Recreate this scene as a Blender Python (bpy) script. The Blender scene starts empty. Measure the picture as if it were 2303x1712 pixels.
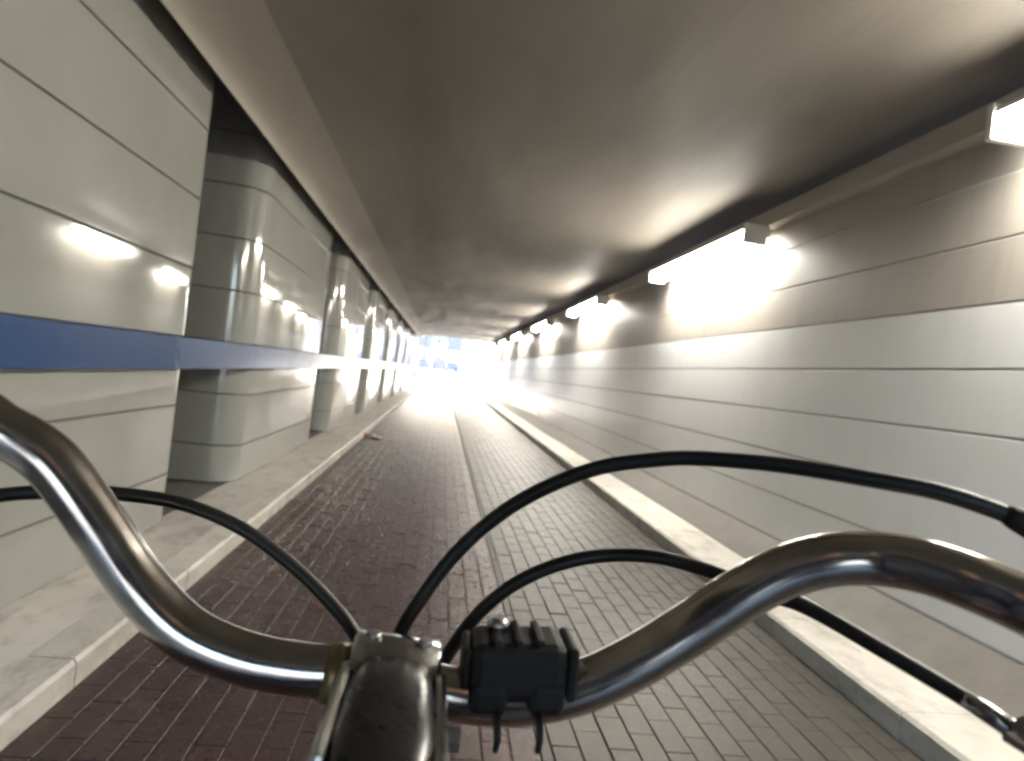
import bpy, bmesh, math, random
from mathutils import Vector, Matrix
R = math.radians
random.seed(7)
scene = bpy.context.scene
COL = scene.collection

# ------------------------------------------------------------------ camera
cam_d = bpy.data.cameras.new('camera'); cam = bpy.data.objects.new('camera', cam_d); COL.objects.link(cam)
cam_d.sensor_width = 36; cam_d.lens = 22.0
cam_d.clip_start = 0.02; cam_d.clip_end = 3000
cam.matrix_world = Matrix(((0.9863, -0.1211, -0.11199, 0), (-0.11049, 0.01903, -0.99369, 0),
                           (0.12247, 0.99246, 0.00538, 1.3), (0, 0, 0, 1)))
cam_d.dof.use_dof = True; cam_d.dof.focus_distance = 0.58; cam_d.dof.aperture_fstop = 6.8
scene.camera = cam

# ------------------------------------------------------------------ sky, sun, exposure
SUN_EL, SUN_AZ = R(25), R(-14)          # azimuth clockwise from +Y
w = bpy.data.worlds.new('World'); scene.world = w; w.use_nodes = True
nt = w.node_tree
sky = nt.nodes.new('ShaderNodeTexSky'); sky.sky_type = 'NISHITA'; sky.sun_disc = False
sky.sun_elevation = SUN_EL; sky.sun_rotation = SUN_AZ; sky.dust_density = 2.0
bg = nt.nodes['Background']; bg.inputs['Strength'].default_value = 0.15
nt.links.new(sky.outputs[0], bg.inputs[0])
sd = bpy.data.lights.new('sun', 'SUN'); sd.energy = 5.0; sd.angle = R(0.5); sd.color = (1, .97, .93)
so = bpy.data.objects.new('sun', sd); COL.objects.link(so)
d = Vector((math.sin(SUN_AZ)*math.cos(SUN_EL), math.cos(SUN_AZ)*math.cos(SUN_EL), math.sin(SUN_EL)))
so.rotation_euler = d.to_track_quat('Z', 'Y').to_euler(); so.location = (20, 20, 40)
vs = scene.view_settings
scene.display_settings.display_device = 'sRGB'
vs.view_transform = 'Standard'; vs.look = 'None'; vs.gamma = 1; vs.use_curve_mapping = False
vs.exposure = 3.0
LAMP = 0.76
scene.cycles.max_bounces = 8; scene.cycles.diffuse_bounces = 4; scene.cycles.glossy_bounces = 4; scene.cycles.volume_bounces = 1
scene.cycles.adaptive_threshold = .025
scene.cycles.caustics_reflective = False; scene.cycles.caustics_refractive = False

# ------------------------------------------------------------------ materials
def mat(name, c, rough=.6, metal=0., c2=None, scale=6., stretch=(1, 1, 1), bump=0., bscale=None, rvar=0., island=0., emit=None, coat=0., dirt=None):
    m = bpy.data.materials.new(name); m.use_nodes = True
    n = m.node_tree.nodes; l = m.node_tree.links; b = n['Principled BSDF']
    b.inputs['Base Color'].default_value = (*c, 1); b.inputs['Roughness'].default_value = rough
    b.inputs['Metallic'].default_value = metal
    if coat: b.inputs['Coat Weight'].default_value = coat; b.inputs['Coat Roughness'].default_value = .08
    tc = n.new('ShaderNodeNewGeometry'); mp = n.new('ShaderNodeMapping'); mp.inputs['Scale'].default_value = stretch
    l.new(tc.outputs['Position'], mp.inputs[0])
    def noise(s, det=6):
        t = n.new('ShaderNodeTexNoise'); t.inputs['Scale'].default_value = s; t.inputs['Detail'].default_value = det
        t.inputs['Roughness'].default_value = .62
        l.new(mp.outputs[0], t.inputs['Vector']); return t.outputs['Fac']
    col = None
    if c2:
        r = n.new('ShaderNodeMapRange'); r.inputs[1].default_value = .32; r.inputs[2].default_value = .68
        l.new(noise(scale), r.inputs[0])
        mx = n.new('ShaderNodeMix'); mx.data_type = 'RGBA'; mx.inputs[6].default_value = (*c, 1); mx.inputs[7].default_value = (*c2, 1)
        l.new(r.outputs[0], mx.inputs[0]); col = mx.outputs[2]
    if dirt:                                     # (colour, scale, amount, stretch): stains of their own shape
        mp2 = n.new('ShaderNodeMapping'); mp2.inputs['Scale'].default_value = dirt[3]; l.new(tc.outputs['Position'], mp2.inputs[0])
        t = n.new('ShaderNodeTexNoise'); t.inputs['Scale'].default_value = dirt[1]; t.inputs['Detail'].default_value = 8; t.inputs['Roughness'].default_value = .7
        l.new(mp2.outputs[0], t.inputs['Vector'])
        r = n.new('ShaderNodeMapRange'); r.inputs[1].default_value = .5; r.inputs[2].default_value = .72; r.inputs[4].default_value = dirt[2]
        l.new(t.outputs['Fac'], r.inputs[0])
        mx = n.new('ShaderNodeMix'); mx.data_type = 'RGBA'; mx.inputs[7].default_value = (*dirt[0], 1)
        if col: l.new(col, mx.inputs[6])
        else: mx.inputs[6].default_value = (*c, 1)
        l.new(r.outputs[0], mx.inputs[0]); col = mx.outputs[2]
    if island:
        oi = n.new('ShaderNodeObjectInfo')
        ad = n.new('ShaderNodeMath'); ad.operation = 'ADD'; l.new(tc.outputs['Random Per Island'], ad.inputs[0]); l.new(oi.outputs['Random'], ad.inputs[1])
        fr = n.new('ShaderNodeMath'); fr.operation = 'FRACT'; l.new(ad.outputs[0], fr.inputs[0])
        r = n.new('ShaderNodeMapRange'); r.inputs[3].default_value = 1 - island; r.inputs[4].default_value = 1 + island
        l.new(fr.outputs[0], r.inputs[0])
        hs = n.new('ShaderNodeHueSaturation'); l.new(r.outputs[0], hs.inputs['Value'])
        if col: l.new(col, hs.inputs['Color'])
        else: hs.inputs['Color'].default_value = (*c, 1)
        col = hs.outputs[0]
    if col: l.new(col, b.inputs['Base Color'])
    if rvar:
        r = n.new('ShaderNodeMapRange'); r.inputs[1].default_value = .3; r.inputs[2].default_value = .7
        r.inputs[3].default_value = max(.02, rough - rvar); r.inputs[4].default_value = rough + rvar
        l.new(noise(scale*2.3), r.inputs[0]); l.new(r.outputs[0], b.inputs['Roughness'])
    if bump:
        bp = n.new('ShaderNodeBump'); bp.inputs['Strength'].default_value = bump; bp.inputs['Distance'].default_value = .01
        l.new(noise(bscale or scale*4, 8), bp.inputs['Height']); l.new(bp.outputs[0], b.inputs['Normal'])
    if emit:
        b.inputs['Emission Color'].default_value = (*emit[0], 1); b.inputs['Emission Strength'].default_value = emit[1]
    return m

M = {}
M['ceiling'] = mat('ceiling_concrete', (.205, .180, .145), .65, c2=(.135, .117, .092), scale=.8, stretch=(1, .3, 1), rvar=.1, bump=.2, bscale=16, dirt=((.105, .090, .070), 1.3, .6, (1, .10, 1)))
M['haunch'] = mat('lit_haunch_concrete', (.27, .238, .193), .62, c2=(.19, .167, .133), scale=.9, stretch=(1, .2, 1), rvar=.08, bump=.15, bscale=16, dirt=((.14, .12, .095), 1.3, .5, (1, .12, 1)))  # ceiling concrete made paler: lamp light on the curve is in the colour
M['beam'] = mat('beam_concrete', (.47, .43, .355), .7, c2=(.36, .33, .27), scale=2, stretch=(1, .2, 1), bump=.2, bscale=20)
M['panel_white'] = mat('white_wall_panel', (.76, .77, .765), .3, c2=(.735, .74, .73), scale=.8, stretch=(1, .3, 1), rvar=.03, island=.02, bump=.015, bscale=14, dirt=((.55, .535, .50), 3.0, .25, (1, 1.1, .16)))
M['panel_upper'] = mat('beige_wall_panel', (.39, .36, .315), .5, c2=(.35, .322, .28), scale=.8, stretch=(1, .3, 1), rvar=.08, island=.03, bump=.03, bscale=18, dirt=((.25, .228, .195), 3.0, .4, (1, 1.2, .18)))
M['tile'] = mat('glazed_grey_panel', (.33, .33, .30), .07, c2=(.295, .295, .265), scale=1.5, rvar=.03, island=.03, bump=.008, bscale=6, dirt=((.25, .24, .21), 1.3, .3, (1, 1, .5)))
M['tile'].node_tree.nodes['Principled BSDF'].inputs['Specular IOR Level'].default_value = .95
M['joint'] = mat('dark_joint', (.13, .122, .105), .9)
M['wall_joint'] = mat('grey_joint', (.46, .45, .43), .8)
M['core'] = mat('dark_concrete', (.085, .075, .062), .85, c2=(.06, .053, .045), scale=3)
M['kerb'] = mat('kerb_concrete', (.62, .585, .525), .55, c2=(.52, .49, .435), scale=5, rvar=.1, island=.06, bump=.15, bscale=60, dirt=((.22, .20, .17), 5.5, .7, (1.3, .6, 1)))
M['plinth'] = mat('plinth_concrete', (.15, .137, .116), .6, c2=(.115, .105, .089), scale=5, bump=.2, bscale=50, dirt=((.075, .068, .06), 2.0, .5, (1, .3, 1)))
M['brick_red'] = mat('red_paver', (.062, .036, .033), .3, c2=(.049, .030, .028), scale=14, rvar=.08, island=.12, bump=.25, bscale=120, dirt=((.034, .025, .024), 1.4, .7, (1.8, .14, 1)))
M['brick_grey'] = mat('grey_paver', (.076, .068, .057), .38, c2=(.062, .055, .046), scale=14, rvar=.08, island=.09, bump=.25, bscale=120, dirt=((.034, .031, .027), 1.4, .65, (1.8, .14, 1)))
for k_ in ('brick_red', 'brick_grey'): M[k_].node_tree.nodes['Principled BSDF'].inputs['Specular IOR Level'].default_value = .28
M['sand'] = mat('joint_sand', (.075, .062, .05), .95, c2=(.055, .046, .038), scale=30)
M['divider'] = mat('dark_divider', (.045, .042, .038), .5, c2=(.07, .065, .058), scale=12)
M['blue'] = mat('blue_enamel', (.014, .055, .17), .2, c2=(.018, .062, .18), scale=2, rvar=.06, coat=.4)
M['steel'] = mat('galvanised_steel', (.45, .45, .45), .4, 1, c2=(.36, .36, .36), scale=12)
M['housing'] = mat('lamp_housing', (.55, .54, .50), .45)
M['diffuser'] = mat('lit_diffuser', (.9, .9, .85), .4, emit=((1, .95, .86), LAMP*14))
M['chrome'] = mat('worn_chrome', (.56, .535, .50), .15, 1, c2=(.45, .425, .39), scale=40, rvar=.05, dirt=((.22, .18, .14), 25, .5, (1, 1, 1)))
M['alloy'] = mat('polished_alloy', (.55, .55, .54), .2, 1, c2=(.42, .42, .41), scale=60, rvar=.06)
M['darkalloy_refl'] = mat('dark_alloy_reflection', (.085, .085, .085), .3, .9, rvar=.06, scale=40)  # stem extension: dark mirrored rider put into the colour; lever bracket: plain dark alloy
M['brass'] = mat('tarnished_brass', (.30, .24, .13), .4, .8)
M['cable'] = mat('black_cable_housing', (.009, .009, .009), .45, rvar=.05, scale=50)
M['plastic'] = mat('black_plastic', (.007, .007, .007), .6, bump=.1, bscale=300)
M['rubber'] = mat('rubber', (.018, .018, .018), .75)
M['frame'] = mat('frame_paint', (.02, .022, .025), .25, coat=.6)
M['paper'] = mat('litter_paper', (.62, .58, .52), .7)
M['paper_red'] = mat('litter_red', (.35, .05, .035), .5)
M['ground'] = mat('outdoor_paving', (.38, .36, .33), .8, c2=(.30, .285, .26), scale=.8, bump=.2, bscale=20)
M['facade'] = mat('pale_render', (.66, .64, .60), .8, c2=(.58, .56, .52), scale=.4)
M['glass'] = mat('window_glass', (.045, .065, .09), .06)
M['bark'] = mat('bark', (.13, .10, .075), .9, c2=(.08, .06, .045), scale=8)
M['leaf'] = mat('leaf', (.075, .12, .035), .6, island=.3)
M['carblue'] = mat('car_paint_blue', (.03, .09, .28), .25, coat=.8)
M['cargrey'] = mat('car_paint_slate', (.10, .12, .17), .25, coat=.8)
M['tail'] = mat('red_lens', (.45, .02, .02), .2)
M['redcoat'] = mat('red_cloth', (.50, .03, .04), .8)
M['purplecoat'] = mat('mauve_cloth', (.22, .10, .20), .8)
M['trousers'] = mat('dark_cloth', (.03, .035, .06), .85)
M['skin'] = mat('skin', (.45, .28, .20), .6)
M['hair'] = mat('hair', (.04, .025, .015), .7)
M['grass'] = mat('verge', (.06, .09, .03), .9, c2=(.09, .10, .04), scale=3)

# ------------------------------------------------------------------ mesh helpers
class MB:
    def __init__(s): s.v = []; s.f = []; s.smooth = []
    def add(s, vs, fs, smooth=False):
        o = len(s.v); s.v += [tuple(v) for v in vs]; s.f += [tuple(i+o for i in f) for f in fs]; s.smooth += [smooth]*len(fs)
    def box(s, x0, x1, y0, y1, z0, z1, ch=0.):
        if ch <= 0:
            v = [(x, y, z) for z in (z0, z1) for (x, y) in ((x0, y0), (x1, y0), (x1, y1), (x0, y1))]
            s.add(v, [(3, 2, 1, 0), (4, 5, 6, 7), (0, 1, 5, 4), (1, 2, 6, 5), (2, 3, 7, 6), (3, 0, 4, 7)]); return
        bm = bmesh.new(); bmesh.ops.create_cube(bm, size=1)
        for q in bm.verts: q.co = Vector(((x0+x1)/2 + q.co.x*(x1-x0), (y0+y1)/2 + q.co.y*(y1-y0), (z0+z1)/2 + q.co.z*(z1-z0)))
        bmesh.ops.bevel(bm, geom=list(bm.edges), offset=ch, segments=2, affect='EDGES', profile=.5)
        bm.verts.index_update()
        s.add([q.co[:] for q in bm.verts], [[q.index for q in f.verts] for f in bm.faces]); bm.free()
    def prism(s, prof, y0, y1, closed=True, caps=True):
        """profile in x,z swept along y (profile counter-clockwise seen from -y)"""
        n = len(prof); v = [(x, y0, z) for x, z in prof] + [(x, y1, z) for x, z in prof]
        f = [(i, (i+1) % n, (i+1) % n + n, i+n) for i in range(n if closed else n-1)]
        if caps and closed: f += [tuple(range(n-1, -1, -1)), tuple(range(n, 2*n))]
        s.add(v, f)
    def tube(s, pts, r, seg=10, caps=True, smooth=True):
        pts = [Vector(p) for p in pts]; n = len(pts)
        rs = r if isinstance(r, (list, tuple)) else [r]*n
        ref = None; v = []
        for i, p in enumerate(pts):
            t = (pts[min(i+1, n-1)] - pts[max(i-1, 0)]).normalized()
            if ref is None:
                ref = t.orthogonal().normalized()
            ref = (ref - t*ref.dot(t)).normalized(); b = t.cross(ref)
            for k in range(seg):
                a = 2*math.pi*k/seg; v.append(p + (ref*math.cos(a) + b*math.sin(a))*rs[i])
        f = [(i*seg+k, i*seg+(k+1) % seg, (i+1)*seg+(k+1) % seg, (i+1)*seg+k) for i in range(n-1) for k in range(seg)]
        s.add(v, f, smooth)
        if caps:
            o = len(s.v) - n*seg
            s.f += [tuple(o+k for k in range(seg-1, -1, -1)), tuple(o+(n-1)*seg+k for k in range(seg))]; s.smooth += [False, False]
    def build(s, name, m, parent=None, loc=None):
        me = bpy.data.meshes.new(name); me.from_pydata([tuple(q) for q in s.v], [], s.f)
        me.polygons.foreach_set('use_smooth', s.smooth); me.materials.append(M[m]); me.update()
        bm = bmesh.new(); bm.from_mesh(me); bmesh.ops.recalc_face_normals(bm, faces=bm.faces); bm.to_mesh(me); bm.free()
        o = bpy.data.objects.new(name, me); COL.objects.link(o)
        if loc: o.location = loc
        if parent: o.parent = parent
        return o

def empty(name, loc=(0, 0, 0)):
    o = bpy.data.objects.new(name, None); o.empty_display_size = .1; COL.objects.link(o); o.location = loc; return o
def tag(o, label=None, cat=None, group=None, kind=None):
    if label: o['label'] = label
    if cat: o['category'] = cat
    if group: o['group'] = group
    if kind: o['kind'] = kind
    return o
def inst(name, me, loc, parent, rot=None):
    o = bpy.data.objects.new(name, me); COL.objects.link(o); o.location = loc; o.parent = parent
    if rot: o.rotation_euler = rot
    return o
def copy_tree(o, parent=None):
    c = o.copy(); COL.objects.link(c); c.parent = parent
    for ch in o.children: copy_tree(ch, c)
    return c
def spline(pts, n=8):
    """Catmull-Rom through the points"""
    p = [Vector(q) for q in pts]; p = [p[0]*2 - p[1]] + p + [p[-1]*2 - p[-2]]; out = []
    for i in range(1, len(p)-2):
        for k in range(n):
            t = k/n
            out.append(.5*((2*p[i]) + (p[i+1]-p[i-1])*t + (2*p[i-1]-5*p[i]+4*p[i+1]-p[i+2])*t*t + (3*p[i]-p[i-1]-3*p[i+1]+p[i+2])*t**3))
    out.append(p[-2]); return out

Y0, Y1 = -4.6, 35.6                     # the tunnel's two mouths
XR = 2.75                               # face of the panelled wall
ZC = 3.12                               # flat part of the ceiling

# ------------------------------------------------------------------ ground: one sheet, rising beyond the far mouth
def gz(y):
    t = min(1, max(0, (y-38)/50)); return -.07 + 1.0*t*t*(3-2*t)
b = MB()
ys = [-400, -150, -80, -40, -20, -8, 0, 20, 36] + [38+2.5*i for i in range(22)] + [110, 160, 250, 400]
xs = [-350, -150, -60, -12, -4, 0, 4, 12, 60, 150, 350]
vs_ = [(x, y, gz(y)) for y in ys for x in xs]; nx = len(xs)
b.add(vs_, [(j*nx+i, j*nx+i+1, (j+1)*nx+i+1, (j+1)*nx+i) for j in range(len(ys)-1) for i in range(nx-1)])
tag(b.build('ground', 'ground'), kind='structure')

# bed of sand that shows in the joints
M['sand_red'] = mat('joint_sand_red', (.066, .044, .036), .95, c2=(.046, .032, .027), scale=30)
M['sand_grey'] = mat('joint_sand_grey', (.048, .043, .036), .95, c2=(.038, .033, .028), scale=30)
b = MB(); b.box(-1.17, .505, Y0, Y1+.5, -.06, -.005); tag(b.build('paving_bed', 'sand_red'), kind='structure')
b = MB(); b.box(.547, 2.06, Y0, Y1+.5, -.06, -.005); tag(b.build('paving_bed', 'sand_grey'), kind='structure')

# ------------------------------------------------------------------ brick lanes
def brick_mesh(name, m, wx, wy):
    b = MB(); g = .0022; c = .003
    x0, x1, y0, y1 = g, wx-g, .0012, wy-.0012
    v = [(x0, y0, -.03), (x1, y0, -.03), (x1, y1, -.03), (x0, y1, -.03), (x0, y0, -c), (x1, y0, -c), (x1, y1, -c), (x0, y1, -c),
         (x0+c, y0+c, 0), (x1-c, y0+c, 0), (x1-c, y1-c, 0), (x0+c, y1-c, 0)]
    f = [(0, 1, 5, 4), (1, 2, 6, 5), (2, 3, 7, 6), (3, 0, 4, 7), (4, 5, 9, 8), (5, 6, 10, 9), (6, 7, 11, 10), (7, 4, 8, 11), (8, 9, 10, 11)]
    return v, f
def lane(name, x0, cols, wx, m, near):
    root = empty(name, (x0, 0, 0)); tag(root, kind='structure')
    wy = .2125; v, f = brick_mesh('brick', m, wx, wy)
    proto = None; rest = MB(); made = 0
    y = 1.75; rows = int((Y1 + .4 - Y0)/wy)
    jobs = []
    for c in range(cols):
        for r in range(rows):
            yy = Y0 + r*wy + (wy/2 if c % 2 else 0)
            jobs.append((yy, c))
    cand = sorted(j for j in jobs if j[0] > near)[:300]
    cs = set(cand)
    me = bpy.data.meshes.new('brick'); me.from_pydata(v, [], f); me.materials.append(M[m]); me.update()
    for (yy, c) in cand:
        inst('brick', me, (c*wx, yy, random.uniform(-.0022, .0016)), root, (random.gauss(0, .003), random.gauss(0, .004), random.gauss(0, .004)))
    for (yy, c) in jobs:
        if (yy, c) in cs: continue
        dz = random.uniform(-.0022, .0016); tx = random.gauss(0, .004); ty = random.gauss(0, .003)
        rest.add([(c*wx+q[0], yy+q[1], q[2]+dz+tx*(q[0]-wx/2)+ty*(q[1]-wy/2)) for q in v], f)
    o = rest.build('far_bricks', m, root); o['kind'] = 'stuff'
    return root
lane('red_brick_lane', -1.168, 16, .1045, 'brick_red', 1.75)
lane('grey_brick_lane', .548, 14, .1078, 'brick_grey', 1.55)
b = MB()
for i in range(41):
    b.box(.5055, .5465, Y0+i, Y0+i+.992, -.05, -.001, .004)
tag(b.build('lane_divider', 'divider'), kind='structure')

# ------------------------------------------------------------------ kerbs and verge strips
def kerb(name, prof, m, L, x):
    root = empty(name, (0, 0, 0)); tag(root, kind='structure')
    b = MB(); b.prism(prof, 0, L-.008)
    first = b.build('kerbstone', m, root, (0, Y0, 0))
    n = int((Y1-Y0)/L)
    for i in range(1, n): inst('kerbstone', first.data, (random.uniform(-.002, .002), Y0+i*L, random.uniform(-.002, .002)), root)
    return root
kerb('left_kerb', [(-1.172, -.06), (-1.172, .085), (-1.184, .10), (-1.335, .10), (-1.335, -.06)], 'kerb', 1.0, 0)
kerb('left_ledge', [(-1.341, -.06), (-1.341, .098), (-1.70, .104), (-1.70, -.06)], 'kerb', 2.0, 0)
kerb('right_kerb', [(2.50, -.06), (2.50, .12), (2.082, .112), (2.066, .095), (2.066, -.06)], 'kerb', 1.0, 0)
b = MB(); b.box(-2.9, -1.702, Y0, Y1, -.06, .096)
tag(b.build('niche_floor', 'plinth'), kind='structure')

# ------------------------------------------------------------------ right wall: backing, panels in courses, sloped plinth, cornice
wall = empty('tunnel_wall', (XR, 15, 0))
tag(wall, 'panelled tunnel wall carrying the lamps, white courses below and beige above', 'wall')
def W(bld, name, m): return bld.build(name, m, wall, None)
def local(bld):
    bld.v = [(x-XR, y-15, z) for x, y, z in bld.v]; return bld
b = MB(); b.box(XR+.0035, XR+.6, Y0, Y1, -.06, 3.03); W(local(b), 'backing', 'wall_joint')
b = MB(); b.prism([(2.503, -.06), (2.503, .115), (2.515, .127), (XR+.002, .285), (XR+.002, -.06)][::-1], Y0, Y1); W(local(b), 'plinth', 'plinth')
PH = .337; PL = 5.025
zs = [.292] + [1.3 + PH*k for k in range(-2, 5)] + [2.875]
def panel_mesh(h, m, L=PL):
    b = MB(); b.box(0, .03, .0004, L-.0004, .008, h-.008, .002)
    me = bpy.data.meshes.new('panel'); me.from_pydata(b.v, [], b.f); me.materials.append(M[m]); me.update(); return me
cache = {}
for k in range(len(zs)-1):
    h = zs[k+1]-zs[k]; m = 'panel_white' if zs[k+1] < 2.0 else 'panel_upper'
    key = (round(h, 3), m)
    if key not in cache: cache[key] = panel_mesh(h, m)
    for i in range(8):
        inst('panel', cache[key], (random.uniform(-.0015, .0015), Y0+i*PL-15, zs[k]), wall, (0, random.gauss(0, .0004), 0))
b = MB(); b.prism([(XR-.10, 2.885), (XR+.002, 2.885), (XR+.002, 3.035), (XR-.085, 3.035), (XR-.10, 3.02)], Y0, Y1); W(local(b), 'cornice', 'beam')

# ------------------------------------------------------------------ ceiling with a rounded haunch and a downstand edge beam on the left
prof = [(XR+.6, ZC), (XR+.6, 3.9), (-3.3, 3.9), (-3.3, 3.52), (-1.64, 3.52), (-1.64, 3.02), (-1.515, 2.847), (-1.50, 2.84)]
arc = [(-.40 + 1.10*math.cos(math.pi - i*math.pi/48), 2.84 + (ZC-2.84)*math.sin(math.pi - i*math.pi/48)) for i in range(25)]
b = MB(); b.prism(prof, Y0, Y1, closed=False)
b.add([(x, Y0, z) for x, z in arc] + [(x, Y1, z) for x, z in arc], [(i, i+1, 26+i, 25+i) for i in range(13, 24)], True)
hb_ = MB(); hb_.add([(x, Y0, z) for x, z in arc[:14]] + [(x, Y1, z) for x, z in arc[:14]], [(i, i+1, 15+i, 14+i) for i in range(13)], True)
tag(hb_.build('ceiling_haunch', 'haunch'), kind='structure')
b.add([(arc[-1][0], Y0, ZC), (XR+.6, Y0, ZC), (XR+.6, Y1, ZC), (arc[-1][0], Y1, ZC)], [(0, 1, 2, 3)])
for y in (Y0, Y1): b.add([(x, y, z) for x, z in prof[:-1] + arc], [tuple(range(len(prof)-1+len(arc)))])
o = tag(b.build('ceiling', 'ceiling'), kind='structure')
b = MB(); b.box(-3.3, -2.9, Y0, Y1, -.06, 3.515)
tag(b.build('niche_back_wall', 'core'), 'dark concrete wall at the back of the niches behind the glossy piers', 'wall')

# ------------------------------------------------------------------ glazed piers on the left
PX0, PX1, RAD = -2.895, -1.65, .24
def rrect(x0, x1, y0, y1, r, seg=8):
    out = []
    for (cx, cy, a0) in ((x1-r, y0+r, -90), (x1-r, y1-r, 0), (x0+r, y1-r, 90), (x0+r, y0+r, 180)):
        for i in range(seg+1):
            a = R(a0 + 90*i/seg); out.append((cx+r*math.cos(a), cy+r*math.sin(a)))
    return out
def ring(pl, z0, z1, c=.004):
    b = MB(); cxm = sum(p[0] for p in pl)/len(pl); cym = sum(p[1] for p in pl)/len(pl)
    def off(p, e):
        return (p[0] + (e if p[0] < cxm else -e), p[1] + (e if p[1] < cym else -e))
    n = len(pl); v = []
    for z, e in ((z0, .02), (z0, c), (z0+c, 0), (z1-c, 0), (z1, c), (z1, .02)):
        v += [(*off(p, e), z) for p in pl]
    for j in range(5):                           # each band has vertices of its own, so that the face stays flat in shading
        b.add(v[j*n:(j+2)*n], [(i, (i+1) % n, n+(i+1) % n, n+i) for i in range(n)], True)
    return b
PLEN = 3.3
pz = [.104, .42, .86, 1.3, 1.74, 2.18, 2.62, 3.06, 3.512]
pl = rrect(PX0, PX1, 0, PLEN, RAD)
pl = [(x-(PX0+PX1)/2, y-PLEN/2) for x, y in pl]
rings = []
for k in range(len(pz)-1):
    bb = ring(pl, pz[k]+.005, pz[k+1]-.005); me = bpy.data.meshes.new('panel_course'); me.from_pydata(bb.v, [], bb.f)
    me.polygons.foreach_set('use_smooth', bb.smooth); me.materials.append(M['tile']); me.update(); rings.append(me)
cb = MB(); n = len(pl); e = .014
inner = [(x*(1-e/.62), y*(1-e/1.3)) for x, y in pl]
cb.add([(x, y, .10) for x, y in inner] + [(x, y, 3.513) for x, y in inner], [(i, (i+1) % n, n+(i+1) % n, n+i) for i in range(n)])
core_me = bpy.data.meshes.new('core'); core_me.from_pydata(cb.v, [], cb.f); core_me.materials.append(M['joint']); core_me.update()
ords = ['beside the rider, out of view', 'nearest the camera, filling the left edge', 'second nearest, beyond the first dark gap', 'third from the camera',
        'fourth from the camera', 'fifth from the camera', 'sixth from the camera', 'second last before the bright mouth', 'last before the bright mouth']
for k in range(9):
    if k == 0: continue
    y = -3.3 + 4.4*k
    p = empty('tiled_pier', ((PX0+PX1)/2, y+PLEN/2, 0))
    tag(p, 'glossy grey tiled pier with rounded corners, ' + ords[k], 'pier', 'piers along the left side')
    inst('core', core_me, (0, 0, 0), p)
    for me in rings: inst('panel_course', me, (random.uniform(-.001, .001), 0, 0), p)

# ------------------------------------------------------------------ blue rail in front of the piers
rail = empty('blue_rail', (-1.60, 0, 1.2)); tag(rail, 'long blue enamelled rail board running along the grey piers', 'rail')
b = MB(); b.box(-.018, .018, 0, 35.2, -.10, .10, .006); b.build('board', 'blue', rail, (0, .2, 0))
for k in range(1, 9):
    y = -3.3 + 4.4*k
    for dy in (.7, 1.9):
        b = MB(); b.box(-.056, -.016, -.03, .03, -.04, .04)
        if k == 1 and dy == .7: bme = b.build('bracket', 'steel', rail, (0, y+dy, 0)).data
        else: inst('bracket', bme, (0, y+dy, 0), rail)

# ------------------------------------------------------------------ wall lamps
def make_lamp():
    r = empty('wall_lamp'); L = 2.5
    b = MB(); b.prism([(-.225, .03), (-.225, .055), (-.19, .075), (0, .075), (0, -.02), (-.03, -.02), (-.03, .03)][::-1], 0, L); b.build('housing', 'housing', r)
    pr = [(-.05, .028), (-.05, -.066)] + [(-.125 + .10*math.cos(R(a)), -.02 + .065*math.sin(R(a))) for a in range(300, 135, -15)] + [(-.22, .028)]
    b = MB(); b.prism(pr, .03, L-.03); b.build('diffuser', 'diffuser', r)
    for y in (0, L):
        b = MB(); b.box(-.235, -.03, y-.02, y+.02, -.095, .08, .006); b.build('end_cap', 'housing', r)
    for y in (.4, L-.4):
        b = MB(); b.box(-.012, .074, y-.02, y+.02, -.015, .06); b.build('bracket', 'steel', r)
    return r
lam = make_lamp()
names = ['lit wall lamp cut off by the upper right edge of the picture', 'lit wall lamp nearest in full view, largest, under the cornice', 'lit wall lamp second in full view under the cornice',
         'lit wall lamp third in full view under the cornice', 'lit wall lamp fourth in full view under the cornice', 'lit wall lamp next to last before the mouth', 'lit wall lamp last before the bright mouth']
for k in range(0, 7):
    o = lam if k == 0 else copy_tree(lam)
    o.location = (XR-.075, -.05+5.25*k + (.30 if k == 0 else 0), 2.80)
    tag(o, names[k], 'lamp', 'lamps along the panelled wall')

# ------------------------------------------------------------------ litter on the lane
lit = empty('litter', (-1.02, 10.8, .002)); tag(lit, 'crumpled red and white wrapper lying at the edge of the red lane', 'litter')
for nm, m, s, ox in (('paper', 'paper', .13, .06), ('foil', 'paper_red', .09, -.07)):
    b = MB(); N = 7; vv = [((i/(N-1)-.5)*s*1.7+ox + random.gauss(0, .006), (j/(N-1)-.5)*s+random.gauss(0, .006), abs(random.gauss(.02, .018))) for j in range(N) for i in range(N)]
    b.add(vv, [(j*N+i, j*N+i+1, (j+1)*N+i+1, (j+1)*N+i) for j in range(N-1) for i in range(N-1)]); b.build(nm, m, lit)

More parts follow.
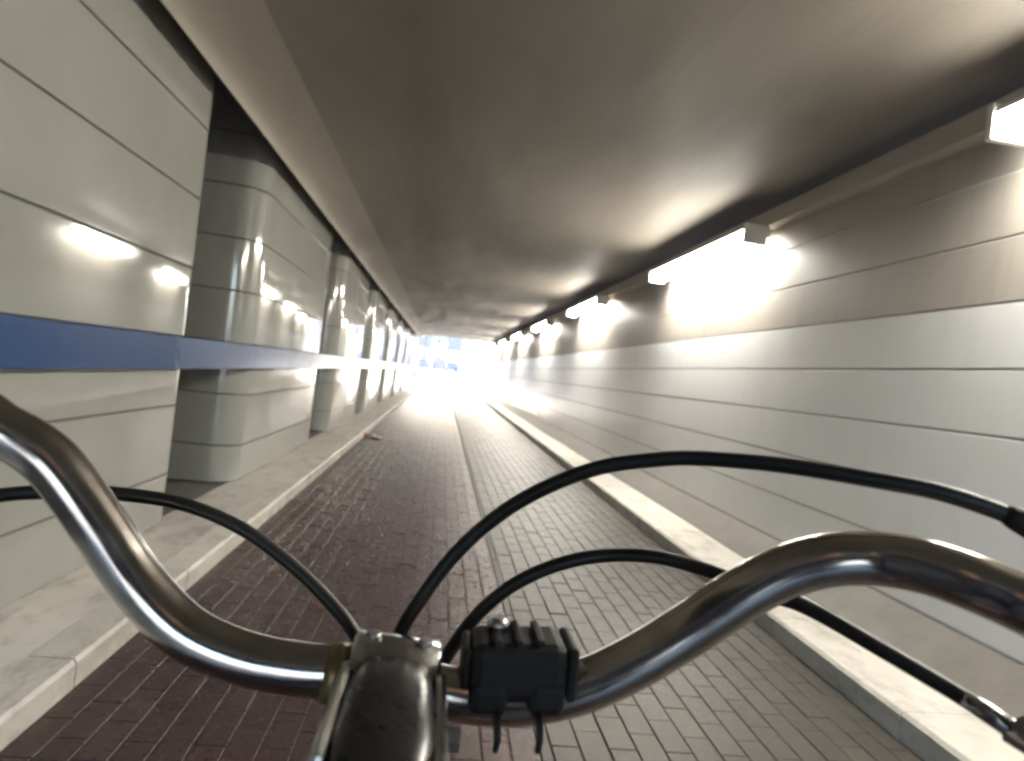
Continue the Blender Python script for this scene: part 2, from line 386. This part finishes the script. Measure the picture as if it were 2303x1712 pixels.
# ------------------------------------------------------------------ bicycle
C0 = Vector((-.0058, .3017, 1.1484))            # centre of the bar clamp
LEAN = R(4)
hc = C0.z/math.cos(LEAN)
base = Vector((C0.x - math.tan(LEAN)*0 - hc*math.sin(LEAN), C0.y, 0))
bike = empty('bicycle', base); tag(bike, 'bicycle with swept chrome handlebar, ridden through the tunnel toward the light', 'bicycle')
def L(x, y, z):                                 # bike frame (right, forward, up from the clamp) -> world
    return Vector((C0.x + x*math.cos(LEAN) + z*math.sin(LEAN), C0.y + y, C0.z - x*math.sin(LEAN) + z*math.cos(LEAN)))
def B(bld, name, m, parent=None):
    bld.v = [tuple(Vector(q)-base) for q in bld.v]; return bld.build(name, m, parent or bike)
bar = [(-.30, .20, 1.235), (-.262, .262, 1.256), (-.2176, .3061, 1.2564), (-.1988, .314, 1.2473), (-.1769, .3164, 1.2343), (-.1522, .3165, 1.2059), (-.1314, .3161, 1.1802), (-.1068, .3132, 1.1603),
       (-.0791, .31, 1.1511), (-.0523, .307, 1.1488), (-.0303, .3045, 1.1495), (-.0058, .3017, 1.1484), (.0277, .298, 1.1459), (.0562, .2947, 1.1478), (.0838, .2917, 1.1568),
       (.1085, .289, 1.1721), (.1327, .2864, 1.1914), (.1517, .2823, 1.2094), (.1702, .2773, 1.2244), (.1877, .2703, 1.234), (.2051, .2634, 1.2381), (.2182, .2518, 1.2398),
       (.2303, .2404, 1.2382), (.2454, .2286, 1.2336), (.2584, .207, 1.2275), (.275, .16, 1.217), (.285, .10, 1.207)]
b = MB(); b.tube(spline(bar, 6), .0121, 28); hb = B(b, 'handlebar', 'chrome')
for e0, e1 in (((-.30, .20, 1.235), (-.318, .09, 1.215)), ((.283, .112, 1.209), (.298, .0, 1.19))):
    b = MB(); b.tube([Vector(e0).lerp(Vector(e1), t) for t in (0, .03, .5, .97, 1)], [.014, .017, .0165, .017, .014], 16); B(b, 'grip', 'rubber', hb)
# stem: clamp round the bar, flat extension, quill
st = MB()
st.tube([L(-.021, .001, 0), L(-.0195, .001, 0), L(.0195, .001, 0), L(.021, .001, 0)], [.0185, .0203, .0203, .0185], 28); stem = B(st, 'stem', 'alloy')
b = MB()
def sect(y, z, wd, h):
    out = []
    for i in range(20):
        a = 2*math.pi*i/20; ca, sa = math.cos(a), math.sin(a)
        out.append(L(wd*math.copysign(abs(ca)**.55, ca), y, z + h*math.copysign(abs(sa)**.55, sa)))
    return out
secs = [sect(-.008, .001, .0165, .014), sect(-.016, .003, .018, .0158), sect(-.04, .004, .0195, .0165), sect(-.07, .0, .021, .017), sect(-.092, -.004, .017, .016), sect(-.099, -.006, .008, .010)]
b.add([p for s in secs for p in s], [(j*20+i, j*20+(i+1) % 20, (j+1)*20+(i+1) % 20, (j+1)*20+i) for j in range(5) for i in range(20)] + [tuple(range(100, 120))], True)
B(b, 'extension', 'darkalloy_refl', stem)  # dark tone paints the rider's reflection in polished metal
for sx in (-1, 1):                              # bright cheeks on both sides of the extension
    b = MB(); x0, x1 = sorted((sx*.0185, sx*.0245)); q = MB(); q.box(x0, x1, -.085, -.012, -.013, .014, .003)
    q.v = [tuple(L(*v)) for v in q.v]; B(q, 'cheek', 'alloy', stem)
b = MB(); b.tube([L(-.031, .0, .0), L(-.0215, .0, .0)], .0138, 24); B(b, 'shim', 'brass', stem)
b = MB(); b.tube([L(.026, -.024, -.010), L(.034, -.024, -.010)], [.0055, .0055], 6, smooth=False); B(b, 'clamp_bolt', 'steel', stem)
ax = Vector((0, math.sin(R(20)), -math.cos(R(20))))
def A(t, ox=0, oy=0): return L(ox, -.072 + ax.y*t + oy, -.006 + ax.z*t)
b = MB(); b.tube([A(.0), A(.12)], .011, 20); B(b, 'quill', 'chrome', stem)
b = MB(); b.tube([A(.10), A(.115), A(.118), A(.27), A(.273), A(.288)], [.021, .021, .0175, .0175, .021, .021], 20); fr = B(b, 'frame', 'frame')
# cables
for x_ in (-.0125, .0125):
    b = MB(); b.tube([L(x_, .0, .0195), L(x_, .0, .0222)], [.0038, .0034], 12); B(b, 'clamp_bolt', 'steel', stem)
def cable(pts, r=.0037):
    b = MB(); b.tube(spline(pts, 8), r, 12); return B(b, 'cable', 'cable')
cable([(-.262, .31, 1.19), (-.2314, .3275, 1.2023), (-.2119, .3404, 1.2094), (-.1881, .3478, 1.212), (-.1622, .3549, 1.2123), (-.1312, .3615, 1.2082), (-.1011, .3631, 1.1979), (-.0739, .3619, 1.1824), (-.0508, .3572, 1.1665), (-.0299, .3497, 1.1491), (-.0142, .3478, 1.1242), (-.012, .352, 1.06), (-.03, .36, .95)])
cable([(-.03, .365, .90), (-.012, .36, 1.05), (-.0075, .35, 1.115), (-.0064, .3471, 1.1482), (.0051, .3459, 1.1752), (.0198, .3444, 1.2001), (.0399, .3423, 1.2231), (.0622, .3348, 1.2421), (.0891, .3268, 1.2576), (.1161, .3188, 1.2659), (.1378, .3114, 1.2701), (.1724, .2924, 1.2731), (.2078, .2733, 1.2728), (.2325, .2604, 1.2714), (.2588, .2474, 1.2648), (.275, .235, 1.255)], .0040)
cable([(-.02, .36, .92), (.0, .355, 1.06), (.0142, .3496, 1.12), (.0251, .3486, 1.1473), (.0391, .3471, 1.1698), (.0576, .3451, 1.1877), (.0817, .3425, 1.2011), (.1067, .3397, 1.2081), (.1304, .332, 1.2112), (.1566, .324, 1.2085), (.1769, .3066, 1.205), (.1922, .2898, 1.2047), (.2136, .2672, 1.197), (.2346, .2497, 1.1884), (.2447, .2385, 1.1839)], .0038)
# brake lever body on the right: ferrule, clevis, blade running back under the grip
lv = MB(); lv.tube([(.239, .2446, 1.1864), (.2447, .2385, 1.1839), (.252, .230, 1.1800)], [.0036, .0042, .0042], 14); lever = B(lv, 'brake_lever', 'alloy')
b = MB(); b.tube([(.250, .234, 1.1795), (.2575, .222, 1.180), (.266, .205, 1.184), (.276, .17, 1.187), (.292, .06, 1.165)], [.005, .0085, .0075, .006, .005], 12); B(b, 'blade', 'alloy', lever)
b = MB(); b.tube([(.262, .212, 1.183), (.266, .195, 1.215)], .006, 10); B(b, 'bracket', 'darkalloy_refl', lever)
b = MB(); b.tube([(.246, .221, 1.187), (.262, .233, 1.176)], .0045, 12); B(b, 'pivot_bolt', 'steel', lever)
b = MB(); b.tube([(.272, .24, 1.258), (.264, .245, 1.262), (.2565, .2488, 1.2655), (.253, .2505, 1.267)], [.006, .006, .0052, .004], 14); sh = B(b, 'shifter', 'plastic')
b = MB(); b.tube([(.272, .24, 1.258), (.275, .17, 1.225)], .008, 12); B(b, 'shifter_body', 'plastic', sh)
# black lamp bracket strapped to the bar beside the stem
def D(x, y, z): return Vector((.0515, .2945, 1.1478)) + Vector((x*.988 - z*.03, y - x*.115, z + x*.11))
def dbox(x0, x1, y0, y1, z0, z1, ch): 
    q = MB(); q.box(x0, x1, y0, y1, z0, z1, ch); q.v = [tuple(D(*v)) for v in q.v]; return q
lb = B(dbox(-.0225, .0235, -.0150, .017, .003, .030, .006), 'lamp_bracket', 'plastic')
B(dbox(-.0215, -.0035, -.0165, .0165, -.001, .014, .004), 'clamp_jaw', 'plastic', lb)
B(dbox(.0055, .0225, -.0165, .0165, -.001, .014, .004), 'clamp_jaw', 'plastic', lb)
B(dbox(-.0255, -.0215, -.010, .014, .008, .027, .0015), 'end_plate', 'plastic', lb)
B(dbox(.0228, .0282, -.012, .016, .004, .0285, .002), 'end_plate', 'plastic', lb)
for x in (-.012, -.002, .008): B(dbox(x, x+.004, -.0105, .0145, .0285, .0318, .001), 'rib', 'plastic', lb)
for x in (-.0085, .0105):
    b = MB(); b.tube([D(x, -.014, .004), D(x+.0005, -.0190, -.004), D(x+.001, -.0195, -.009), D(x+.0005, -.0185, -.0145)], [.0016, .0018, .0016, .0014], 8); B(b, 'strap_tail', 'plastic', lb)
b = MB(); b.tube([D(-.0085, .006, .030), D(-.0085, .006, .034), D(-.0085, .006, .0365)], [.0048, .0048, .003], 14); B(b, 'screw', 'steel', lb)
# rest of the bicycle (below the picture)
WR = .345; hubF = L(0, .235, WR/math.cos(LEAN) - hc); hubR = L(0, .235-1.1, WR/math.cos(LEAN) - hc)
def frm(*pts, r=.014, m='frame', name='tube'): b = MB(); b.tube(pts, r, 14); return B(b, name, m, fr)
bb_ = L(0, -.42, .29-hc); seat = L(0, -.60, .90-hc)
frm(A(.26), L(0, -.22, .38-hc), bb_, r=.017); frm(A(.20), L(0, -.28, .52-hc), L(0, -.50, .50-hc), r=.014); frm(bb_, seat, r=.0145)
for s in (-1, 1):
    frm(bb_ + Vector((s*.03, 0, 0)), hubR + Vector((s*.06, 0, 0)), r=.009); frm(L(s*.02, -.53, .62-hc), hubR + Vector((s*.06, 0, 0)), r=.008)
    frm(A(.29, s*.03), A(.32, s*.05), A(.60, s*.05, .01), hubF + Vector((s*.05, 0, 0)), r=.011, name='fork_blade')
frm(A(.29, -.035), A(.29, .035), r=.014, name='fork_crown')
def wheel(h, name):
    ring_ = lambda rad, off=0: [h + Vector((math.cos(LEAN)*0 + math.sin(LEAN)*rad*math.sin(a), rad*math.cos(a), math.cos(LEAN)*rad*math.sin(a))) for a in [2*math.pi*i/48 for i in range(49)]]
    b = MB(); b.tube(ring_(WR-.018), .018, 10, caps=False); wl = B(b, name, 'rubber')
    b = MB(); b.tube(ring_(WR-.042), .011, 8, caps=False); B(b, 'rim', 'alloy', wl)
    b = MB(); b.tube([h+Vector((-.05, 0, 0)), h+Vector((.05, 0, 0))], .018, 14); B(b, 'hub', 'alloy', wl)
    b = MB()
    for i in range(36):
        a = 2*math.pi*i/36; s = 1 if i % 2 else -1; a2 = a + (.35 if (i//2) % 2 else -.35)
        p0 = h + Vector((s*.03, .018*math.cos(a2), .018*math.sin(a2))); rr = WR-.045
        p1 = h + Vector((math.sin(LEAN)*rr*math.sin(a), rr*math.cos(a), math.cos(LEAN)*rr*math.sin(a)))
        b.tube([p0, p1], .001, 5)
    B(b, 'spokes', 'steel', wl)
wheel(hubF, 'front_wheel'); wheel(hubR, 'rear_wheel')
b = MB(); pts = [L(0, -.60, .905-hc), L(0, -.60, .96-hc)]; b.tube(pts, .0135, 14); B(b, 'seat_post', 'alloy')
b = MB(); b.tube([L(0, -.45, .965-hc), L(0, -.50, .968-hc), L(0, -.60, .972-hc), L(0, -.68, .978-hc), L(0, -.73, .98-hc)], [.018, .03, .06, .095, .06], 20)
zc = L(0, -.6, .972-hc).z; b.v = [(v[0], v[1], zc + (v[2]-zc)*.38) for v in b.v]; B(b, 'saddle', 'rubber')
b = MB(); b.tube([bb_+Vector((-.06, 0, 0)), bb_+Vector((.06, 0, 0))], .02, 14); B(b, 'bottom_bracket', 'alloy', fr)
for s in (-1, 1):
    b = MB(); b.tube([bb_+Vector((s*.065, 0, 0)), bb_+Vector((s*.07, s*.12, -s*.12))], .009, 10); cr = B(b, 'crank', 'alloy')
    q = MB(); c = bb_+Vector((s*.115, s*.12, -s*.12)); q.box(c.x-.045, c.x+.045, c.y-.035, c.y+.035, c.z-.01, c.z+.01, .004); B(q, 'pedal', 'plastic', cr)
b = MB(); b.tube([bb_+Vector((.05, 0, 0)), bb_+Vector((.056, 0, 0))], .085, 32); B(b, 'chain_disc', 'plastic')

# ------------------------------------------------------------------ outside the far mouth
for sx, x0, x1, lab in ((-1, -3.3, -2.75, 'low concrete retaining wall on the left of the sunlit ramp'), (1, 2.85, 3.35, 'low concrete retaining wall on the right of the sunlit ramp')):
    b = MB(); v = []; 
    for y, h in ((Y1+.02, 3.9), (44, 3.0), (58, 1.6), (74, 1.2)): v += [(x0, y, -.3), (x1, y, -.3), (x1, y, h), (x0, y, h)]
    f = [(j*4+i, j*4+(i+1) % 4, j*4+4+(i+1) % 4, j*4+4+i) for j in range(3) for i in range(4)] + [(0, 1, 2, 3), (12, 13, 14, 15)]
    b.add(v, f); tag(b.build('retaining_wall', 'beam'), lab, 'wall', 'walls beside the ramp')
GZ = .93
def building(name, x0, x1, y, h, label, wx, floors, z1, m='facade'):
    r = empty(name, ((x0+x1)/2, y+5, GZ)); tag(r, label, 'building'); cx = (x0+x1)/2
    b = MB(); b.box(x0-cx, x1-cx, -5, 5, -.4, h); b.build('wall', m, r)
    b = MB(); b.box(x0-cx-.3, x1-cx+.3, -5.3, 5.3, h+.002, h+.35); b.build('roof', 'beam', r)
    nn = int((x1-x0-1)/(wx*1.55)); 
    for fl in range(floors):
        zz = z1 + fl*3.6
        for i in range(nn):
            c = x0-cx+.8 + (i+.5)*(x1-x0-1.6)/nn
            fb = MB()
            for (a0, a1, c0, c1) in ((-wx/2, wx/2, 2.5, 2.6), (-wx/2, wx/2, 0, .1), (-wx/2, -wx/2+.1, .1, 2.5), (wx/2-.1, wx/2, .1, 2.5), (-.05, .05, .1, 2.5)):
                fb.box(c+a0, c+a1, -5.08, -4.99, zz+c0, zz+c1)
            wn = fb.build('window', 'plinth', r)
            g = MB(); g.box(c-wx/2+.1, c+wx/2-.1, -5.03, -5.005, zz+.1, zz+2.5); g.build('pane', 'glass', wn)
    d = MB(); d.box(-.9, .9, -5.06, -5.004, -.05, 2.4, .01); d.build('door', 'cargrey', r)
building('white_building', -7.5, 5.5, 122, 10, 'pale rendered building with wide windows seen through the tunnel mouth', 2.6, 2, 4.2)
building('stone_building', 7.5, 26, 128, 9, 'pale rendered building on the right beyond the tunnel mouth', 2.0, 2, 3.9)
building('stone_building', -28, -9.5, 126, 9, 'pale rendered building on the left beyond the tunnel mouth', 2.0, 2, 3.9)
def tree(x, y, h, label):
    rng = random.Random(int(x*13+y)); g = gz(y)
    r = empty('street_tree', (x, y, g)); tag(r, label, 'tree', 'trees beyond the tunnel mouth')
    b = MB(); b.tube([(0, 0, -.1), (.04, 0, .4), (.05, .03, h*.35), (-.05, .05, h*.6), (0, 0, h*.85)], [.2, .15, .12, .08, .03], 10)
    ends = []
    for i in range(9):
        a = i*2.4; z = h*(.36+.05*i); q = Vector((math.cos(a), math.sin(a), .8))*h*.2
        b.tube([(0, 0, z), Vector((0, 0, z))+q*.5, Vector((0, 0, z+.1))+q], [.06, .04, .015], 6); ends.append(Vector((0, 0, z))+q)
    b.build('trunk', 'bark', r)
    c = MB()
    for i in range(1500):
        e = rng.choice(ends); p = e + Vector((rng.gauss(0, 1), rng.gauss(0, 1), rng.gauss(0, .8)))*h*.075
        u = Vector((rng.gauss(0, 1), rng.gauss(0, 1), rng.gauss(0, 1))).normalized(); v = u.orthogonal().normalized(); s = rng.uniform(.07, .14)
        c.add([p-u*s*1.4, p+v*s*.7, p+u*s*1.4, p-v*s*.7], [(0, 1, 2, 3)])
    c.build('crown', 'leaf', r)
tree(-2.6, 84, 8, 'slim street tree at the left of the sunlit tunnel mouth')
tree(.4, 100, 9, 'slim street tree in the middle of the bright tunnel mouth')
tree(4.6, 92, 8.5, 'slim street tree at the right of the sunlit tunnel mouth')
tree(-9, 95, 9, 'street tree far to the left beyond the tunnel mouth')
tree(11, 99, 9, 'street tree far to the right beyond the tunnel mouth')
def car(x, y, m, label, rz=0):
    g = gz(y); r = empty('parked_car', (x, y, g)); r.rotation_euler.z = rz; tag(r, label, 'car', 'cars parked beyond the tunnel mouth')
    side = [(-2.05, .35), (-2.1, .7), (-1.95, .95), (-1.2, 1.0), (-.65, 1.42), (.9, 1.45), (1.65, 1.05), (2.05, .98), (2.1, .6), (2.0, .32)]
    b = MB(); n = len(side); v = []
    for xw, ins in ((-.86, 1), (-.78, 0), (.78, 0), (.86, 1)):
        for (yy, zz) in side:
            k = 1 - .10*max(0, zz-1.0)/.45*1.6
            v.append((xw*k, yy, zz if not ins else .35+(zz-.35)*.96))
    f = [(j*n+i, j*n+(i+1) % n, (j+1)*n+(i+1) % n, (j+1)*n+i) for j in range(3) for i in range(n)] + [tuple(range(n)), tuple(range(3*n, 4*n))]
    b.add(v, f); b.build('body', m, r)
    for (y0, z0, y1, z1, nm) in ((1.58, 1.09, 1.0, 1.41, 'rear_window'), (-1.12, 1.06, -.72, 1.37, 'windscreen')):
        q = MB(); o = .02 if y0 > 0 else -.02
        q.add([(-.66, y0+o, z0), (.66, y0+o, z0), (.58, y1+o, z1+.02), (-.58, y1+o, z1+.02), (-.66, y0, z0-.02), (.66, y0, z0-.02), (.58, y1, z1), (-.58, y1, z1)], [(0, 1, 2, 3), (4, 5, 6, 7), (0, 1, 5, 4), (1, 2, 6, 5), (2, 3, 7, 6), (3, 0, 4, 7)])
        q.build(nm, 'glass', r)
    for s in (-1, 1):
        for yy in (-1.3, 1.3):
            q = MB(); q.tube([(s*.62, yy, .32), (s*.88, yy, .32)], .32, 20); wl = q.build('wheel', 'rubber', r)
            q = MB(); q.tube([(s*.87, yy, .32), (s*.89, yy, .32)], .19, 14); q.build('rim', 'alloy', wl)
        q = MB(); q.box(s*.7-.12, s*.7+.12, -2.13, -2.05, .68, .84, .01); q.build('tail_light', 'tail', r)
car(1.35, 97, 'carblue', 'blue car parked beyond the tunnel mouth, seen from behind', R(4))
car(-3.0, 99, 'cargrey', 'slate grey car parked at the left beyond the tunnel mouth', R(-6))
car(5.2, 103, 'cargrey', 'slate grey car parked at the right beyond the tunnel mouth', R(5))
def skinned(name, verts, edges, rad, m, parent, root=0):
    me = bpy.data.meshes.new(name); me.from_pydata(verts, edges, []); o = bpy.data.objects.new(name, me); COL.objects.link(o); o.parent = parent
    o.modifiers.new('skin', 'SKIN'); me.materials.append(M[m])
    for i, q in enumerate(me.skin_vertices[0].data):
        rr = rad[i]; q.radius = rr if isinstance(rr, tuple) else (rr, rr); q.use_root = (i == root)
    sb = o.modifiers.new('sub', 'SUBSURF'); sb.levels = 1; sb.render_levels = 2; return o
rid = empty('person', (-.09, -.34, 0)); tag(rid, 'person in a dark jacket riding the bicycle, only mirrored in its chrome bar', 'person')
V = [(.03, -.0, 1.02), (.03, .01, 1.22), (.035, .02, 1.42), (.035, .03, 1.50), (.035, .06, 1.60), (.035, .07, 1.69),
     (.225, .03, 1.42), (.39, .16, 1.24), (.395, .36, 1.215), (.388, .43, 1.205), (-.155, .03, 1.42), (-.27, .18, 1.27), (-.222, .42, 1.235), (-.215, .50, 1.23),
     (.12, .03, .98), (.12, .36, .74), (.10, .22, .28), (.10, .34, .22), (-.06, .03, .98), (-.08, .38, .88), (-.08, .18, .50), (-.08, .30, .44)]
E_ = [(0, 1), (1, 2), (2, 3), (3, 4), (4, 5), (2, 6), (6, 7), (7, 8), (8, 9), (2, 10), (10, 11), (11, 12), (12, 13), (0, 14), (14, 15), (15, 16), (16, 17), (0, 18), (18, 19), (19, 20), (20, 21)]
rad = [.13, .12, .12, .055, .085, .085, .055, .042, .03, .032, .055, .042, .03, .032, .085, .06, .042, .04, .085, .06, .042, .04]
body = skinned('body', V, E_, rad, 'skin', rid)
skinned('jacket', [V[i] for i in (0, 1, 2, 6, 7, 8, 10, 11, 12)], [(0, 1), (1, 2), (2, 3), (3, 4), (4, 5), (2, 6), (6, 7), (7, 8)], [.17, .16, .15, .085, .066, .05, .085, .066, .05], 'trousers', rid)
skinned('trousers', [V[i] for i in (0, 14, 15, 16, 18, 19, 20)], [(0, 1), (1, 2), (2, 3), (0, 4), (4, 5), (5, 6)], [.15, .11, .082, .06, .11, .082, .06], 'trousers', rid)
for a in (16, 20):
    x, y, z = V[a]; skinned('shoe', [(x, y-.06, z-.05), (x, y+.03, z-.06), (x, y+.15, z-.075)], [(0, 1), (1, 2)], [.042, .045, .035], 'rubber', rid)
skinned('hair', [(.035, .04, 1.67), (.035, .055, 1.745)], [(0, 1)], [.10, .075], 'hair', rid)
for s_, gx, gy, gz_ in ((1, .388, .43, 1.205), (-1, -.215, .50, 1.23)):          # fingers closed round the grips
    for k in range(4):
        y = gy - .03 + k*.021; q = .9 + .1*(k in (1, 2))
        skinned('finger', [(gx-s_*.005, y, gz_+.018), (gx+s_*.02*q, y+.004, gz_+.012), (gx+s_*.022*q, y+.004, gz_-.012), (gx+s_*.002, y, gz_-.024)], [(0, 1), (1, 2), (2, 3)], [.009, .009, .0085, .008], 'skin', rid)
    skinned('thumb', [(gx-s_*.012, gy-.02, gz_+.016), (gx-s_*.024, gy+.015, gz_+.004), (gx-s_*.018, gy+.04, gz_-.012)], [(0, 1), (1, 2)], [.011, .010, .009], 'skin', rid)
def person(x, y, coat, label, step, rz):
    g = gz(y); r = empty('person', (x, y, g)); r.rotation_euler.z = rz; tag(r, label, 'person', 'people beyond the tunnel mouth')
    def skin(name, verts, edges, rad, m, root=0):
        me = bpy.data.meshes.new(name); me.from_pydata(verts, edges, []); o = bpy.data.objects.new(name, me); COL.objects.link(o); o.parent = r
        md = o.modifiers.new('skin', 'SKIN'); me.materials.append(M[m])
        for i, q in enumerate(me.skin_vertices[0].data): q.radius = (rad[i], rad[i]); q.use_root = (i == root)
        sb = o.modifiers.new('sub', 'SUBSURF'); sb.levels = 1; sb.render_levels = 2; return o
    s = step
    V = [(0, 0, .95), (0, 0, 1.2), (0, 0, 1.42), (0, 0, 1.5), (0, .02, 1.62), (0, .02, 1.72),
         (.19, 0, 1.40), (.24, -s*.1, 1.13), (.24, -s*.02, .88), (.24, .0, .80), (-.19, 0, 1.40), (-.24, s*.1, 1.13), (-.24, s*.12, .88), (-.24, s*.14, .80),
         (.10, 0, .90), (.10, s*.15, .50), (.10, s*.12, .08), (.10, s*.12+.14, .04), (-.10, 0, .90), (-.10, -s*.08, .50), (-.10, -s*.25, .10), (-.10, -s*.25+.13, .04)]
    E_ = [(0, 1), (1, 2), (2, 3), (3, 4), (4, 5), (2, 6), (6, 7), (7, 8), (8, 9), (2, 10), (10, 11), (11, 12), (12, 13), (0, 14), (14, 15), (15, 16), (16, 17), (0, 18), (18, 19), (19, 20), (20, 21)]
    rad = [.13, .13, .13, .055, .09, .085, .06, .045, .035, .035, .06, .045, .035, .035, .085, .06, .045, .04, .085, .06, .045, .04]
    skin('body', V, E_, rad, 'skin')
    skin('coat', [V[i] for i in (0, 1, 2, 6, 7, 8, 10, 11, 12)], [(0, 1), (1, 2), (2, 3), (3, 4), (4, 5), (2, 6), (6, 7), (7, 8)], [.17, .165, .155, .085, .066, .055, .085, .066, .055], coat)
    skin('trousers', [V[i] for i in (0, 14, 15, 16, 18, 19, 20)], [(0, 1), (1, 2), (2, 3), (0, 4), (4, 5), (5, 6)], [.14, .11, .082, .065, .11, .082, .065], 'trousers')
    skin('hair', [(0, -.01, 1.68), (0, -.01, 1.76)], [(0, 1)], [.10, .085], 'hair')
person(.15, 88, 'redcoat', 'person in a red coat walking in the light beyond the tunnel', 1.4, R(20))
person(-1.15, 90, 'purplecoat', 'person in a mauve coat walking in the light beyond the tunnel', 1.0, R(60))

# ------------------------------------------------------------------ thin bluish air, added to spread a bloom round the far mouth
HAZE = .0011
if HAZE:
    b = MB(); b.box(-380, 380, -420, 420, -1.2, 16); h = b.build('bloom_haze', 'ground'); tag(h, kind='stuff')
    hm = bpy.data.materials.new('bloom_air'); hm.use_nodes = True; n = hm.node_tree.nodes; n.clear()
    out = n.new('ShaderNodeOutputMaterial'); v = n.new('ShaderNodeVolumePrincipled')
    v.inputs['Color'].default_value = (.64, .70, 1, 1); v.inputs['Density'].default_value = HAZE; v.inputs['Anisotropy'].default_value = .4
    hm.node_tree.links.new(v.outputs[0], out.inputs['Volume'])
    h.data.materials.clear(); h.data.materials.append(hm)
